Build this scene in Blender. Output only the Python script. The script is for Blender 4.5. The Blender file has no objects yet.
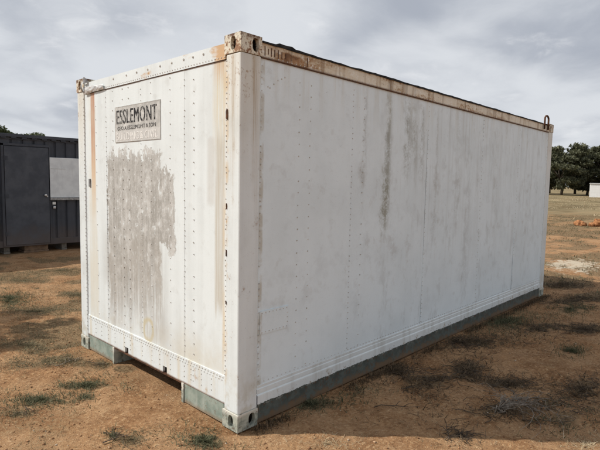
import bpy, math, random
import numpy as np
from mathutils import Vector, Matrix

# ------------------------------------------------------------------ camera, sky, sun, exposure
S = bpy.context.scene
C = S.collection
R = math.radians
random.seed(7)
RNG = np.random.default_rng(11)

cam_d = bpy.data.cameras.new('camera')
cam = bpy.data.objects.new('camera', cam_d)
C.objects.link(cam)
S.camera = cam
cam_d.sensor_fit = 'HORIZONTAL'
cam_d.sensor_width = 36.0
cam_d.lens = 497.06 / 600.0 * 36.0
cam_d.clip_start = 0.05
cam_d.clip_end = 8000
CAM = Vector((-2.0285, -2.4540, 1.6702))
_y, _p, _r = 0.75777, -0.08683, 0.01938
fw = Vector((math.cos(_y) * math.cos(_p), math.sin(_y) * math.cos(_p), math.sin(_p)))
rt = Vector((math.sin(_y), -math.cos(_y), 0))
up = rt.cross(fw)
rr = rt * math.cos(_r) + up * math.sin(_r)
uu = -rt * math.sin(_r) + up * math.cos(_r)
cam.matrix_world = Matrix(((rr.x, uu.x, -fw.x, CAM.x), (rr.y, uu.y, -fw.y, CAM.y), (rr.z, uu.z, -fw.z, CAM.z), (0, 0, 0, 1)))

SUN_AZ, SUN_EL = R(133.0), R(44.0)
SUN = Vector((math.cos(SUN_AZ) * math.cos(SUN_EL), math.sin(SUN_AZ) * math.cos(SUN_EL), math.sin(SUN_EL)))
sun_d = bpy.data.lights.new('sun', 'SUN')
sun_d.energy = 3.3
sun_d.angle = R(0.55)
sun_d.color = (1.0, 0.955, 0.88)
sun = bpy.data.objects.new('sun', sun_d)
C.objects.link(sun)
sun.location = (-20, 20, 25)
sun.rotation_euler = SUN.to_track_quat('Z', 'Y').to_euler()

S.view_settings.view_transform = 'Standard'
S.view_settings.look = 'None'
S.view_settings.gamma = 1
S.view_settings.use_curve_mapping = False
S.view_settings.exposure = 0.42


# ------------------------------------------------------------------ node graph helper
class V:
    def __init__(s, g, k): s.g, s.k = g, k
    def _m(s, op, o, sw=False):
        a, b = (o, s) if sw else (s, o)
        return s.g.math(op, a, b)
    def __add__(s, o): return s._m('ADD', o)
    def __radd__(s, o): return s._m('ADD', o)
    def __sub__(s, o): return s._m('SUBTRACT', o)
    def __rsub__(s, o): return s._m('SUBTRACT', o, True)
    def __mul__(s, o): return s._m('MULTIPLY', o)
    def __rmul__(s, o): return s._m('MULTIPLY', o)
    def __truediv__(s, o): return s._m('DIVIDE', o)


class Graph:
    def __init__(s, nt):
        s.nt = nt
        nt.nodes.clear()
    def n(s, t, **kw):
        nd = s.nt.nodes.new(t)
        for k, v in kw.items(): setattr(nd, k, v)
        return nd
    def put(s, sock, v):
        if isinstance(v, V): s.nt.links.new(v.k, sock)
        elif isinstance(v, tuple) and len(v) == 3 and sock.type == 'RGBA': sock.default_value = (*v, 1)
        else: sock.default_value = v
    def math(s, op, a, b=None, c=None, clamp=False):
        nd = s.n('ShaderNodeMath', operation=op, use_clamp=clamp)
        for i, v in enumerate((a, b, c)):
            if v is not None: s.put(nd.inputs[i], v)
        return V(s, nd.outputs[0])
    def ss(s, x, a, b):
        nd = s.n('ShaderNodeMapRange', interpolation_type='SMOOTHSTEP')
        s.put(nd.inputs['Value'], x)
        s.put(nd.inputs['From Min'], a)
        s.put(nd.inputs['From Max'], b)
        return V(s, nd.outputs['Result'])
    def band(s, x, a, b, w):
        return s.ss(x, a - w, a + w) * (1.0 - s.ss(x, b - w, b + w))
    def mix(s, f, a, b, blend='MIX'):
        nd = s.n('ShaderNodeMix', data_type='RGBA', blend_type=blend)
        s.put(nd.inputs['Factor'], f)
        s.put(nd.inputs[6], a)
        s.put(nd.inputs[7], b)
        return V(s, nd.outputs[2])
    def noise(s, vec, scale, detail=4, rough=0.55, dist=0.0):
        nd = s.n('ShaderNodeTexNoise')
        s.put(nd.inputs['Vector'], vec)
        nd.inputs['Scale'].default_value = scale
        nd.inputs['Detail'].default_value = detail
        nd.inputs['Roughness'].default_value = rough
        nd.inputs['Distortion'].default_value = dist
        return V(s, nd.outputs['Fac'])
    def voro(s, vec, scale, feature='F1', rnd=1.0):
        nd = s.n('ShaderNodeTexVoronoi', feature=feature)
        s.put(nd.inputs['Vector'], vec)
        nd.inputs['Scale'].default_value = scale
        nd.inputs['Randomness'].default_value = rnd
        return V(s, nd.outputs['Distance'])
    def obj(s): return V(s, s.n('ShaderNodeTexCoord').outputs['Object'])
    def gen(s): return V(s, s.n('ShaderNodeTexCoord').outputs['Generated'])
    def pos(s): return V(s, s.n('ShaderNodeNewGeometry').outputs['Position'])
    def attr(s, name): return V(s, s.n('ShaderNodeAttribute', attribute_name=name).outputs['Fac'])
    def sep(s, v):
        nd = s.n('ShaderNodeSeparateXYZ')
        s.put(nd.inputs[0], v)
        return [V(s, o) for o in nd.outputs]
    def xyz(s, a, b, c):
        nd = s.n('ShaderNodeCombineXYZ')
        for i, v in enumerate((a, b, c)): s.put(nd.inputs[i], v)
        return V(s, nd.outputs[0])
    def vmul(s, v, t):
        nd = s.n('ShaderNodeVectorMath', operation='MULTIPLY')
        s.put(nd.inputs[0], v)
        nd.inputs[1].default_value = t
        return V(s, nd.outputs[0])
    def objrand(s): return V(s, s.n('ShaderNodeObjectInfo').outputs['Random'])
    def out(s, col, rough=0.7, bump=None, bstr=0.3, bdist=0.01, metal=0.0, spec=0.4, trans=None):
        b = s.n('ShaderNodeBsdfPrincipled')
        s.put(b.inputs['Base Color'], col)
        s.put(b.inputs['Roughness'], rough)
        s.put(b.inputs['Metallic'], metal)
        b.inputs['Specular IOR Level'].default_value = spec
        if bump is not None:
            bn = s.n('ShaderNodeBump')
            bn.inputs['Strength'].default_value = bstr
            bn.inputs['Distance'].default_value = bdist
            s.put(bn.inputs['Height'], bump)
            s.nt.links.new(bn.outputs[0], b.inputs['Normal'])
        o = s.n('ShaderNodeOutputMaterial')
        if trans is not None:
            t = s.n('ShaderNodeBsdfTranslucent')
            s.put(t.inputs['Color'], trans)
            mx = s.n('ShaderNodeMixShader')
            mx.inputs[0].default_value = 0.25
            s.nt.links.new(b.outputs[0], mx.inputs[1])
            s.nt.links.new(t.outputs[0], mx.inputs[2])
            s.nt.links.new(mx.outputs[0], o.inputs['Surface'])
        else:
            s.nt.links.new(b.outputs[0], o.inputs['Surface'])


def mat(name):
    m = bpy.data.materials.new(name)
    m.use_nodes = True
    return m, Graph(m.node_tree)


# ------------------------------------------------------------------ world: broken grey cloud under a Nishita sky
world = bpy.data.worlds.new('World')
S.world = world
world.use_nodes = True
g = Graph(world.node_tree)
sky = g.n('ShaderNodeTexSky', sky_type='NISHITA')
sky.sun_disc = False
sky.sun_elevation = SUN_EL
sky.sun_rotation = R(90) - SUN_AZ
sky.altitude = 100
d = g.gen()
dx, dy, dz = g.sep(d)
den = g.math('MAXIMUM', dz, 0.0) + 0.20
pv = g.xyz(dx / den, dy / den, 0.0)
big = g.noise(pv, 0.75, 3, 0.5, 0.6)
mid = g.noise(pv, 1.7, 6, 0.55, 0.5)
fin = g.noise(pv, 5.0, 6, 0.6, 0.4)
dens = big * 0.66 + mid * 0.28 + fin * 0.06
cl = g.mix(g.ss(dens, 0.40, 0.585), (5.3, 5.5, 5.8), (3.05, 3.3, 3.8))
cl = g.mix(g.ss(fin * 0.4 + mid * 0.6, 0.52, 0.68) * 0.6, cl, (6.6, 6.7, 6.85))
cover = g.ss(mid * 0.6 + big * 0.4, 0.22, 0.34) * 0.13 + 0.86
col = g.mix(cover, V(g, sky.outputs[0]), cl)
bg = g.n('ShaderNodeBackground')
bg.inputs['Strength'].default_value = 0.1
g.put(bg.inputs['Color'], col)
wo = g.n('ShaderNodeOutputWorld')
g.nt.links.new(bg.outputs[0], wo.inputs['Surface'])


# ------------------------------------------------------------------ mesh helpers
class MB:
    """collects faces; build() links them as one mesh object"""
    def __init__(s): s.v, s.f = [], []
    def quad(s, *p):
        i = len(s.v); s.v += [tuple(q) for q in p]; s.f.append(tuple(range(i, i + len(p))))
    def box(s, a, b):
        (x0, y0, z0), (x1, y1, z1) = a, b
        i = len(s.v)
        s.v += [(x0, y0, z0), (x1, y0, z0), (x1, y1, z0), (x0, y1, z0), (x0, y0, z1), (x1, y0, z1), (x1, y1, z1), (x0, y1, z1)]
        s.f += [tuple(i + k for k in q) for q in ((0, 3, 2, 1), (4, 5, 6, 7), (0, 1, 5, 4), (1, 2, 6, 5), (2, 3, 7, 6), (3, 0, 4, 7))]
        return s
    def sheet(s, fn, nu, nv):
        """grid surface from fn(u, v), u and v in 0..1"""
        i = len(s.v)
        for b in range(nv + 1):
            for a in range(nu + 1): s.v.append(tuple(fn(a / nu, b / nv)))
        for b in range(nv):
            for a in range(nu):
                k = i + b * (nu + 1) + a
                s.f.append((k, k + 1, k + nu + 2, k + nu + 1))
        return s
    def tube(s, pts, rad, n=6):
        pts = [Vector(p) for p in pts]
        if not hasattr(rad, '__len__'): rad = [rad] * len(pts)
        i = len(s.v)
        t0 = (pts[1] - pts[0]).normalized()
        a = t0.orthogonal().normalized()
        for k, p in enumerate(pts):
            t = (pts[min(k + 1, len(pts) - 1)] - pts[max(k - 1, 0)]).normalized()
            a = (a - t * a.dot(t)).normalized()
            b = t.cross(a)
            for j in range(n):
                w = 2 * math.pi * j / n
                s.v.append(tuple(p + (a * math.cos(w) + b * math.sin(w)) * rad[k]))
        for k in range(len(pts) - 1):
            for j in range(n):
                s.f.append((i + k * n + j, i + k * n + (j + 1) % n, i + (k + 1) * n + (j + 1) % n, i + (k + 1) * n + j))
        s.f.append(tuple(i + j for j in reversed(range(n))))
        s.f.append(tuple(i + (len(pts) - 1) * n + j for j in range(n)))
        return s
    def dome(s, c, nrm, r, h):
        """a rivet head"""
        c, nrm = Vector(c), Vector(nrm)
        a = nrm.orthogonal().normalized(); b = nrm.cross(a)
        i = len(s.v)
        for rad, up_ in ((r, -0.002), (r * .8, h * .65)):
            for j in range(6):
                w = math.pi * j / 3
                s.v.append(tuple(c + (a * math.cos(w) + b * math.sin(w)) * rad + nrm * up_))
        s.v.append(tuple(c + nrm * h))
        for j in range(6):
            k = (j + 1) % 6
            s.f.append((i + j, i + k, i + 6 + k, i + 6 + j)); s.f.append((i + 6 + j, i + 6 + k, i + 12))
    def build(s, name, m, parent=None, smooth=False, bevel=0.0):
        me = bpy.data.meshes.new(name)
        me.from_pydata(s.v, [], s.f)
        me.validate()
        o = bpy.data.objects.new(name, me)
        C.objects.link(o)
        me.materials.append(m)
        if parent: o.parent = parent
        if smooth: me.polygons.foreach_set('use_smooth', [True] * len(me.polygons))
        if bevel:
            b = o.modifiers.new('bevel', 'BEVEL')
            b.width = bevel; b.segments = 2; b.limit_method = 'ANGLE'
        return o


def np_mesh(name, verts, faces, m, parent=None, attrs=None, smooth=False):
    """faces: (n, 3) or (n, 4) array"""
    me = bpy.data.meshes.new(name)
    k = faces.shape[1]
    me.vertices.add(len(verts)); me.vertices.foreach_set('co', np.ascontiguousarray(verts, dtype=np.float32).ravel())
    me.loops.add(faces.size); me.loops.foreach_set('vertex_index', np.ascontiguousarray(faces, dtype=np.int32).ravel())
    me.polygons.add(len(faces)); me.polygons.foreach_set('loop_start', np.arange(0, faces.size, k, dtype=np.int32))
    for an, av in (attrs or {}).items():
        at = me.attributes.new(an, 'FLOAT', 'POINT'); at.data.foreach_set('value', np.ascontiguousarray(av, dtype=np.float32))
    if smooth: me.polygons.foreach_set('use_smooth', np.ones(len(faces), dtype=bool))
    me.update(calc_edges=True)
    me.materials.append(m)
    o = bpy.data.objects.new(name, me)
    C.objects.link(o)
    if parent: o.parent = parent
    return o


def thing(name, label, cat, loc=(0, 0, 0), rz=0.0, group=None):
    o = bpy.data.objects.new(name, None)
    C.objects.link(o)
    o.location = loc; o.rotation_euler = (0, 0, rz)
    return tag(o, label, cat, group)


def tag(o, label=None, cat=None, group=None, kind=None):
    for k, v in (('label', label), ('category', cat), ('group', group), ('kind', kind)):
        if v: o[k] = v
    return o


def lattice(seed):
    return np.random.default_rng(seed).random((256, 256))


_LAT = [lattice(s) for s in range(8)]


def vnoise(x, y, k=0):
    L = _LAT[k % 8]
    xi, yi = np.floor(x).astype(int), np.floor(y).astype(int)
    fx, fy = x - xi, y - yi
    fx = fx * fx * (3 - 2 * fx); fy = fy * fy * (3 - 2 * fy)
    a, b = L[xi & 255, yi & 255], L[(xi + 1) & 255, yi & 255]
    c, e = L[xi & 255, (yi + 1) & 255], L[(xi + 1) & 255, (yi + 1) & 255]
    return (a * (1 - fx) + b * fx) * (1 - fy) + (c * (1 - fx) + e * fx) * fy


def fbm(x, y, f, n=4, k=0):
    t, a, w = 0, 1, 0
    for i in range(n):
        t = t + a * vnoise(x * f + 17.3 * i, y * f + 9.1 * i, k + i); w += a
        a *= .5; f *= 2.03
    return t / w


# ------------------------------------------------------------------ ground
# weed patches that lie on the ground: centre, two half axes, kind (g green, d dry, w dead weeds, p pale straw, s pale sand)
PATCH = [(-0.74,1.42, 0.15,-0.14, 0.04,0.11,'g'),(-0.39,1.44, 0.18,-0.18, 0.04,0.10,'g'),(-0.48,1.22, 0.06,-0.06, 0.04,0.09,'g'),
(-0.91,1.31, 0.10,-0.10, 0.02,0.07,'d'),(-0.33,2.12, 0.36,-0.34, 0.08,0.21,'d'),(-0.36,2.79, 0.28,-0.27, 0.09,0.27,'d'),
(-0.20,0.08, 0.10,-0.10, 0.07,0.10,'g'),(-0.55,0.41, 0.08,-0.08, 0.04,0.07,'d'),(-0.60,0.52, 0.02,-0.02, 0.02,0.05,'g'),
(0.02,1.58, 0.09,-0.08, 0.05,0.09,'d'),(-0.10,1.80, 0.09,-0.08, 0.04,0.10,'d'),(0.68,-0.03, 0.15,-0.14, 0.08,0.07,'g'),
(1.16,-0.16, 0.08,-0.08, 0.08,0.06,'g'),(4.07,-0.18, 0.24,-0.22, 0.39,0.15,'g'),(1.78,-0.41, 0.17,-0.16, 0.19,0.11,'w'),
(2.25,-0.54, 0.12,-0.12, 0.23,0.11,'w'),(2.26,-0.93, 0.17,-0.16, 0.12,0.04,'w'),(1.89,-1.47, 0.12,-0.12, 0.18,0.05,'g'),
(1.82,-1.24, 0.33,-0.32, 0.17,0.06,'w'),(2.55,-1.44, 0.14,-0.13, 0.19,0.05,'w'),(1.58,-1.70, 0.10,-0.09, 0.10,0.02,'p'),
(0.33,-0.49, 0.09,-0.09, 0.05,0.04,'p'),(1.06,-1.06, 0.07,-0.07, 0.06,0.03,'w'),(1.77,-0.08, 0.27,-0.25, 0.13,0.08,'w'),
(2.92,-0.15, 0.32,-0.30, 0.20,0.10,'w'),(0.63,6.27, 0.47,-0.41, 0.14,0.45,'d'),(1.44,6.77, 0.53,-0.45, 0.16,0.42,'d'),
(0.84,4.65, 0.26,-0.23, 0.13,0.32,'d'),(0.19,4.12, 0.45,-0.41, 0.09,0.26,'d'),(0.09,4.92, 0.15,-0.13, 0.11,0.38,'g'),
(7.12,0.06, 0.41,-0.36, 0.39,0.11,'w'),(6.07,-0.44, 0.35,-0.31, 0.30,0.08,'w'),(5.47,-0.54, 0.22,-0.20, 0.26,0.07,'g'),
(4.44,-0.97, 0.22,-0.21, 0.24,0.06,'w'),(4.04,-0.60, 0.18,-0.16, 0.18,0.06,'w'),(3.47,-1.09, 0.09,-0.09, 0.14,0.04,'g'),
(9.74,0.51, 0.50,-0.42, 1.1,0.30,'s')]


def gh(x, y):
    """ground height"""
    near = 1 / (1 + (np.hypot(x - 2, y) / 14) ** 2)
    h = (fbm(x, y, .55, 3, 1) - .5) * .07 + (fbm(x, y, 2.6, 3, 3) - .5) * .050 * near
    h = h + (fbm(x, y, 13., 3, 5) - .5) * .022 * near
    under = np.clip(1 - np.maximum(np.abs(x - 3.03) - 3.1, np.abs(y - 1.22) - 1.3) / .25, 0, 1)
    return h * (1 - .6 * under) - .004 - .004 * under


def patch_mask(x, y, kinds):
    m = np.zeros_like(x)
    for cx, cy, ux, uy, vx, vy, k in PATCH:
        if k not in kinds: continue
        det = ux * vy - uy * vx
        a = ((x - cx) * vy - (y - cy) * vx) / det
        b = ((y - cy) * ux - (x - cx) * uy) / det
        m = np.maximum(m, np.clip(1.35 - np.hypot(a, b), 0, 1))
    return m


def weed(x, y):
    """how much weed and litter lies here"""
    base = fbm(x, y, 1.5, 4, 2)
    side = np.clip((y - 1.6 + .3 * x) / 1.2, 0, 1) + 1.15 * np.clip((x - 5.0) / 2.5, 0, 1) + .38 * np.clip(-y * (x - .8) / .6, 0, 1)
    side = np.clip(side, 0.0, 1.25)
    w = np.clip((base - .46 - .10 * (1 - side)) / .13, 0, 1) * (.2 + .8 * side)
    p = patch_mask(x, y, 'gdw') * np.clip(.55 + 1.6 * (fbm(x, y, 6., 3, 4) - .35), 0, 1)
    return np.clip(np.maximum(w, p * 1.25), 0, 1)


def axis(lo, hi, d, far, gr=1.13):
    a = [lo]
    st = d
    while a[-1] > -far: st *= gr; a.append(a[-1] - st)
    a = a[::-1] + list(np.arange(lo + d, hi, d))
    st = d
    while a[-1] < far: st *= gr; a.append(a[-1] + st)
    return np.array(a)


gx, gy = axis(-1.9, 6.2, .026, 3200), axis(-2.3, 5.8, .026, 3200)
X, Y = np.meshgrid(gx, gy)
Z = gh(X, Y)
nx, ny = len(gx), len(gy)
ii = np.arange(nx * ny).reshape(ny, nx)
gf = np.stack([ii[:-1, :-1], ii[:-1, 1:], ii[1:, 1:], ii[1:, :-1]], -1).reshape(-1, 4)
gm, g = mat('red_sand')
P = g.pos()
px_, py_, pz_ = g.sep(P)
wz_ = g.noise(P, 1.5, 6, .68)
wd = g.attr('weed') + g.ss(px_ + py_ * .4, 6.0, 8.5) * g.ss(wz_ * .6 + g.noise(P, .5, 4, .6) * .4, .43, .60) * .9; pale = g.attr('pale')
n1 = g.noise(P, 1.1, 5, .6); n2 = g.noise(P, 7, 5, .6); n3 = g.noise(P, 42, 5, .65); n4 = g.noise(P, 190, 3, .6)
sand = g.mix(g.ss(n2 * .6 + n1 * .4, .36, .66), (.265, .137, .064), (.43, .244, .120))
sand = g.mix(g.ss(n3, .52, .66) * .7, sand, (.60, .40, .225))
sand = g.mix(g.ss(n3, .47, .34) * .7, sand, (.17, .085, .043))
crust = g.ss(g.noise(P, 2.3, 4, .6), .42, .60)
sand = g.mix(crust * .35, sand, (.49, .31, .172))
sand = g.mix(g.ss(g.noise(P, 85, 4, .7), .56, .68) * (.25 + .6 * crust), sand, (.68, .50, .31))
sand = g.mix(g.ss(n4, .60, .74) * .55, sand, (.64, .46, .29))
sand = g.mix(g.ss(n4, .38, .26) * .6, sand, (.12, .065, .037))
lit = g.mix(g.ss(n3 * .6 + n4 * .4, .40, .60), (.075, .055, .030), (.27, .20, .115))
col = g.mix(g.ss(wd + (n3 - .5) * .9 + (n2 - .5) * .5, .36, .86) * .66, sand, lit)
# dry grass paddock further out
far_ = g.ss(px_ * .85 + py_ * .5 + (n1 - .5) * 14.0, 14, 40)
strw = g.mix(g.ss(g.noise(g.vmul(P, (.25, .25, .25)), 1.0, 6, .65), .36, .64), (.13, .105, .055), (.29, .235, .135))
col = g.mix(far_ * .85, col, strw)
col = g.mix(g.ss(pale + (n3 - .5) * 1.2 + (n2 - .5) * 2.2 + (wz_ - .5) * 1.5, .38, .62) * g.ss(pale, .02, .25) * .85, col, (.60, .52, .40))
g.out(col, .95, bump=n3 * .6 + n4 * .35 + n2 * .6, bstr=1.0, bdist=.03, spec=.1)
ground = np_mesh('ground', np.stack([X, Y, Z], -1).reshape(-1, 3), gf, gm,
                 attrs={'weed': weed(X, Y).ravel(), 'pale': (patch_mask(X, Y, 's') * (.25 + fbm(X, Y, 2.2, 3, 6) * 1.3)).ravel()}, smooth=True)
tag(ground, kind='structure')

# ------------------------------------------------------------------ container paint
RUST1, RUST2, RUST3 = (.23, .085, .028), (.10, .04, .018), (.40, .19, .07)


def paint(name, fn, rough=.55, base=(.745, .795, .80), dull=(.655, .695, .695), chips=.5, ks=.5):
    m, g = mat(name)
    P = g.obj()
    x, y, z = g.sep(P)
    big = g.noise(P, 1.7, 5, .6); fine = g.noise(P, 55, 4, .6); med = g.noise(P, 9, 5, .6)
    strk = g.noise(g.vmul(P, (11, 11, .55)), 1.0, 5, .6)
    col = g.mix(g.ss(big * (1 - ks) + strk * ks, .40, .66), base, dull)
    col = g.mix(g.ss(med, .56, .74) * .22, col, (.42, .41, .38))
    col = fn(g, col, x, y, z, dict(big=big, fine=fine, med=med, strk=strk, P=P))
    chip = g.ss(fine * .65 + g.noise(P, 23, 3, .6) * .35, .655, .70) * chips
    col = g.mix(chip, col, (.17, .125, .09))
    col = g.mix(g.ss(g.noise(P, 140, 2, .5), .60, .75) * .13, col, (.25, .22, .18))
    g.out(col, g.math('ADD', rough, (med - .5) * .25), bump=fine * .5 + med * .5 - chip * .6, bstr=.22, bdist=.004, spec=.35)
    return m


def f_front(g, c, x, y, z, n):
    # peeled brown-grey undercoat
    st = g.noise(g.xyz(y * 24.0, 3.0, z * 1.3), 1.0, 4, .65)
    md = n['med']
    blob = g.noise(g.xyz(y * 9.0, 8.0, z * 6.5), 1.0, 6, .7)
    ragg = g.noise(g.xyz(y * 34.0, 2.0, z * 26.0), 1.0, 4, .7)
    yy = y + (blob - .5) * .26 + (ragg - .5) * .07
    top = g.ss(1.875 + (st - .5) * .16 + (blob - .5) * .55 + (ragg - .5) * .12 - z, -.010, .010)
    main = g.band(yy, .955, 1.845, .012) * top
    lobe = g.band(yy - (z - 1.45) * .05, .765, 1.02, .012) * g.band(z + (blob - .5) * .5 + (ragg - .5) * .1, 1.13, 1.72, .012)
    fade = g.ss(z + (st - .5) * 1.0 + (blob - .5) * .9 + (y - 1.3) * .35, .22, .92)
    m = g.math('MAXIMUM', main * fade, lobe)
    m = m * (1.0 - g.ss(ragg * .45 + st * .25 + blob * .3, .535, .60) * .85)
    under = g.mix(g.ss(g.noise(g.xyz(y * 30.0, 1.0, z * 1.1), 1.0, 5, .65), .30, .72), (.315, .302, .275), (.50, .488, .46))
    under = g.mix(g.ss(blob, .47, .62) * .7, under, (.60, .595, .57))
    under = g.mix(g.ss(ragg * .5 + blob * .5, .47, .38) * .6, under, (.25, .235, .205))
    under = g.mix(g.ss(g.noise(n['P'], 120, 2, .5), .60, .70) * .5, under, (.70, .70, .68))
    under = g.mix(g.ss(n['fine'], .55, .7) * .3, under, (.62, .60, .56))
    c = g.mix(m * .95, c, under)
    # grey smear over the lower left and right of the patch
    c = g.mix(g.band(y, .9, 1.9, .1) * g.band(z, .38, 1.2, .1) * g.ss(st * .5 + n['big'] * .5, .44, .62) * .6, c, (.40, .375, .335))
    # rust water from the top rail beside the near post
    wob = (n['strk'] - .5) * .06
    lines = g.ss(g.noise(g.xyz(y * 75.0, 4.0, z * 1.6), 1.0, 4, .65), .34, .60)
    tan = g.band(y + wob, .165, .30, .028) * (.35 + .65 * lines)
    c = g.mix(tan * g.ss(z + (st - .5) * .5, 1.65, 2.25) * .6, c, (.63, .53, .33))
    c = g.mix(tan * g.ss(z, 2.25, 2.44) * .6, c, (.52, .29, .11))
    tan2 = g.band(y + wob, .17, .27, .014) * (.4 + .6 * lines)
    c = g.mix(tan2 * g.band(z + (st - .5) * .4, .78, 1.98, .07) * .72, c, (.485, .435, .345))
    c = g.mix(g.band(y + wob * .4, .28, .36, .02) * g.band(z + (md - .5) * .1, 1.5, 1.96, .02) * .4, c, (.52, .49, .44))
    c = g.mix(g.band(y, .135, .185, .012) * g.ss(g.noise(g.xyz(y * 6.0, 7.0, z * 2.3), 1.0, 4), .42, .6) * .6, c, (.62, .45, .23))
    c = g.mix(g.ss(n['big'] + (1.0 - z) * .25, .52, .75) * g.band(y, .14, .7, .1) * g.ss(z, .9, .2) * .4, c, (.66, .60, .45))
    # rust stripe by the far post
    c = g.mix(g.band(y + (md - .5) * .012, 2.085, 2.165, .010) * g.ss(z + (st - .5) * .4, 1.15, 1.75) * .9, c, g.mix(g.ss(z, 1.5, 2.3), (.66, .44, .26), (.43, .165, .07)))
    c = g.mix(g.band(y, 2.06, 2.23, .02) * g.ss(n['big'] * .5 + n['strk'] * .5, .36, .6) * .5, c, (.69, .63, .49))
    # yellow sealant ring low on the panel
    dd = g.math('SQRT', (y - 1.16) * (y - 1.16) + (z - .44) * (z - .44) * .6)
    c = g.mix(g.band(dd + (md - .5) * .05, .055, .085, .012) * .65, c, (.55, .47, .27))
    # yellowed lower edge
    c = g.mix(g.ss(z, .62, .34) * g.ss(n['big'] * .4 + md * .6, .40, .62) * .4, c, (.60, .56, .46))
    return c


def f_side(g, c, x, y, z, n):
    st = g.noise(g.xyz(x * 9.0, 5.0, z * .45), 1.0, 5, .62)
    md = n['med']
    c = g.mix(g.ss(g.noise(n['P'], 2.6, 6, .7), .52, .68) * .28, c, (.52, .565, .58))
    c = g.mix(g.ss(g.noise(g.vmul(n['P'], (5, 5, 2)), 1, 6, .72), .54, .66) * g.ss(x, .8, 1.8) * .30, c, (.42, .44, .43))
    wide = g.ss(st, .47, .72) * g.ss(x + (n['big'] - .5) * 2.0, 1.3, 2.2)
    c = g.mix(wide * g.ss(z, .3, 1.9) * .34, c, (.46, .47, .45))
    w2 = g.noise(g.xyz(x * 24.0, 9.0, z * .7), 1.0, 4, .6)
    c = g.mix(g.ss(w2, .56, .74) * g.ss(z + (st - .5) * 1.2, .9, 2.1) * g.ss(x, 1.1, 1.7) * .24, c, (.36, .36, .32))
    for cx, w, z0, z1, a, tint in ((1.70, .034, 1.45, 2.42, .62, (.20, .19, .13)), (1.665, .045, 1.28, 1.78, .8, (.24, .225, .155)), (2.0, .05, 1.74, 2.40, .66, (.23, .22, .165)), (2.13, .06, 1.86, 2.40, .5, (.27, .26, .20)), (2.27, .03, 1.75, 2.38, .6, (.25, .24, .19)), (1.345, .022, 1.62, 2.40, .5, (.31, .30, .27)), (2.56, .02, 1.2, 2.4, .4, (.34, .33, .29)), (3.05, .05, 1.1, 2.4, .26, (.35, .345, .31)), (3.30, .07, .6, 1.6, .30, (.34, .33, .30)), (4.05, .06, .9, 2.4, .22, (.37, .36, .31))):
        mk = g.band(x + (md - .5) * .16 + (n['fine'] - .5) * .05 + (n['big'] - .5) * .06, cx - w * 1.05, cx + w * 1.05, w * 1.05) * g.band(z + (st - .5) * .5, z0, z1, .14)
        c = g.mix(mk * g.ss(md * .45 + n['strk'] * .3 + n['fine'] * .25, .40, .58) * a, c, tint)
    # grey scuffs halfway up and yellowed run-off beneath the rail
    c = g.mix(g.ss(g.noise(n['P'], 3.2, 5, .7), .55, .68) * g.band(z, .8, 1.9, .3) * .35, c, (.41, .40, .375))
    c = g.mix(g.ss(n['strk'], .48, .66) * g.ss(z, 2.05, 2.45) * .26, c, (.53, .47, .34))
    c = g.mix(g.band(x, .17, .215, .008) * g.ss(md, .35, .6) * .6, c, (.43, .37, .26))
    return c


def f_post(g, c, x, y, z, n):
    c = g.mix(g.ss(z + (n['strk'] - .5) * 1.5, 1.5, 2.6) * .45, c, (.64, .56, .42))
    r = g.ss(n['strk'] * .3 + n['med'] * .4 + n['fine'] * .3 + g.ss(z, 2.1, 2.5) * .07,   .615, .66)
    c = g.mix(r * .6, c, (.38, .22, .11))
    # run-off under the oval casting holes
    a = g.band(y + (n['med'] - .5) * .02, .055, .090, .016) * g.ss(x, .05, .02)
    b = g.band(x + (n['med'] - .5) * .02, .105, .145, .018) * g.ss(y, .05, .02)
    ln = g.ss(g.noise(g.xyz((x + y) * 80.0, 4.0, z * 1.8), 1.0, 5, .65), .40, .60)
    c = g.mix(g.math('MAXIMUM', a, b) * g.ss(z + (n['strk'] - .5) * .8 + (n['med'] - .5) * .8, 1.3, 2.3) * (.25 + .6 * ln), c, (.40, .30, .18))
    c = g.mix(ln * g.ss(n['med'] * .5 + n['fine'] * .5 + g.ss(z, 1.8, 2.5) * .06, .59, .65) * .6, c, (.30, .16, .075))
    c = g.mix(g.ss(n['big'], .50, .68) * .22, c, (.47, .48, .45))
    c = g.mix(g.band(y, .118, .158, .010) * g.ss(x, .05, .02) * g.ss(n['big'] * .5 + n['med'] * .5, .44, .58) * .55, c, (.58, .40, .19))
    c = g.mix(g.ss(z, .5, .12) * g.ss(n['med'], .4, .6) * .5, c, (.45, .40, .28))
    return c


def f_toprail(g, c, x, y, z, n):
    k = g.noise(g.vmul(n['P'], (2.2, 2.2, 5)), 1.0, 5, .65)
    c = g.mix(g.ss(k + g.ss(y, .42, .12) * .36, .60, .72) * .85, c, (.56, .32, .12))
    c = g.mix(g.ss(k + g.ss(y, .32, .1) * .22, .66, .78) * .8, c, RUST1)
    return c


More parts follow.
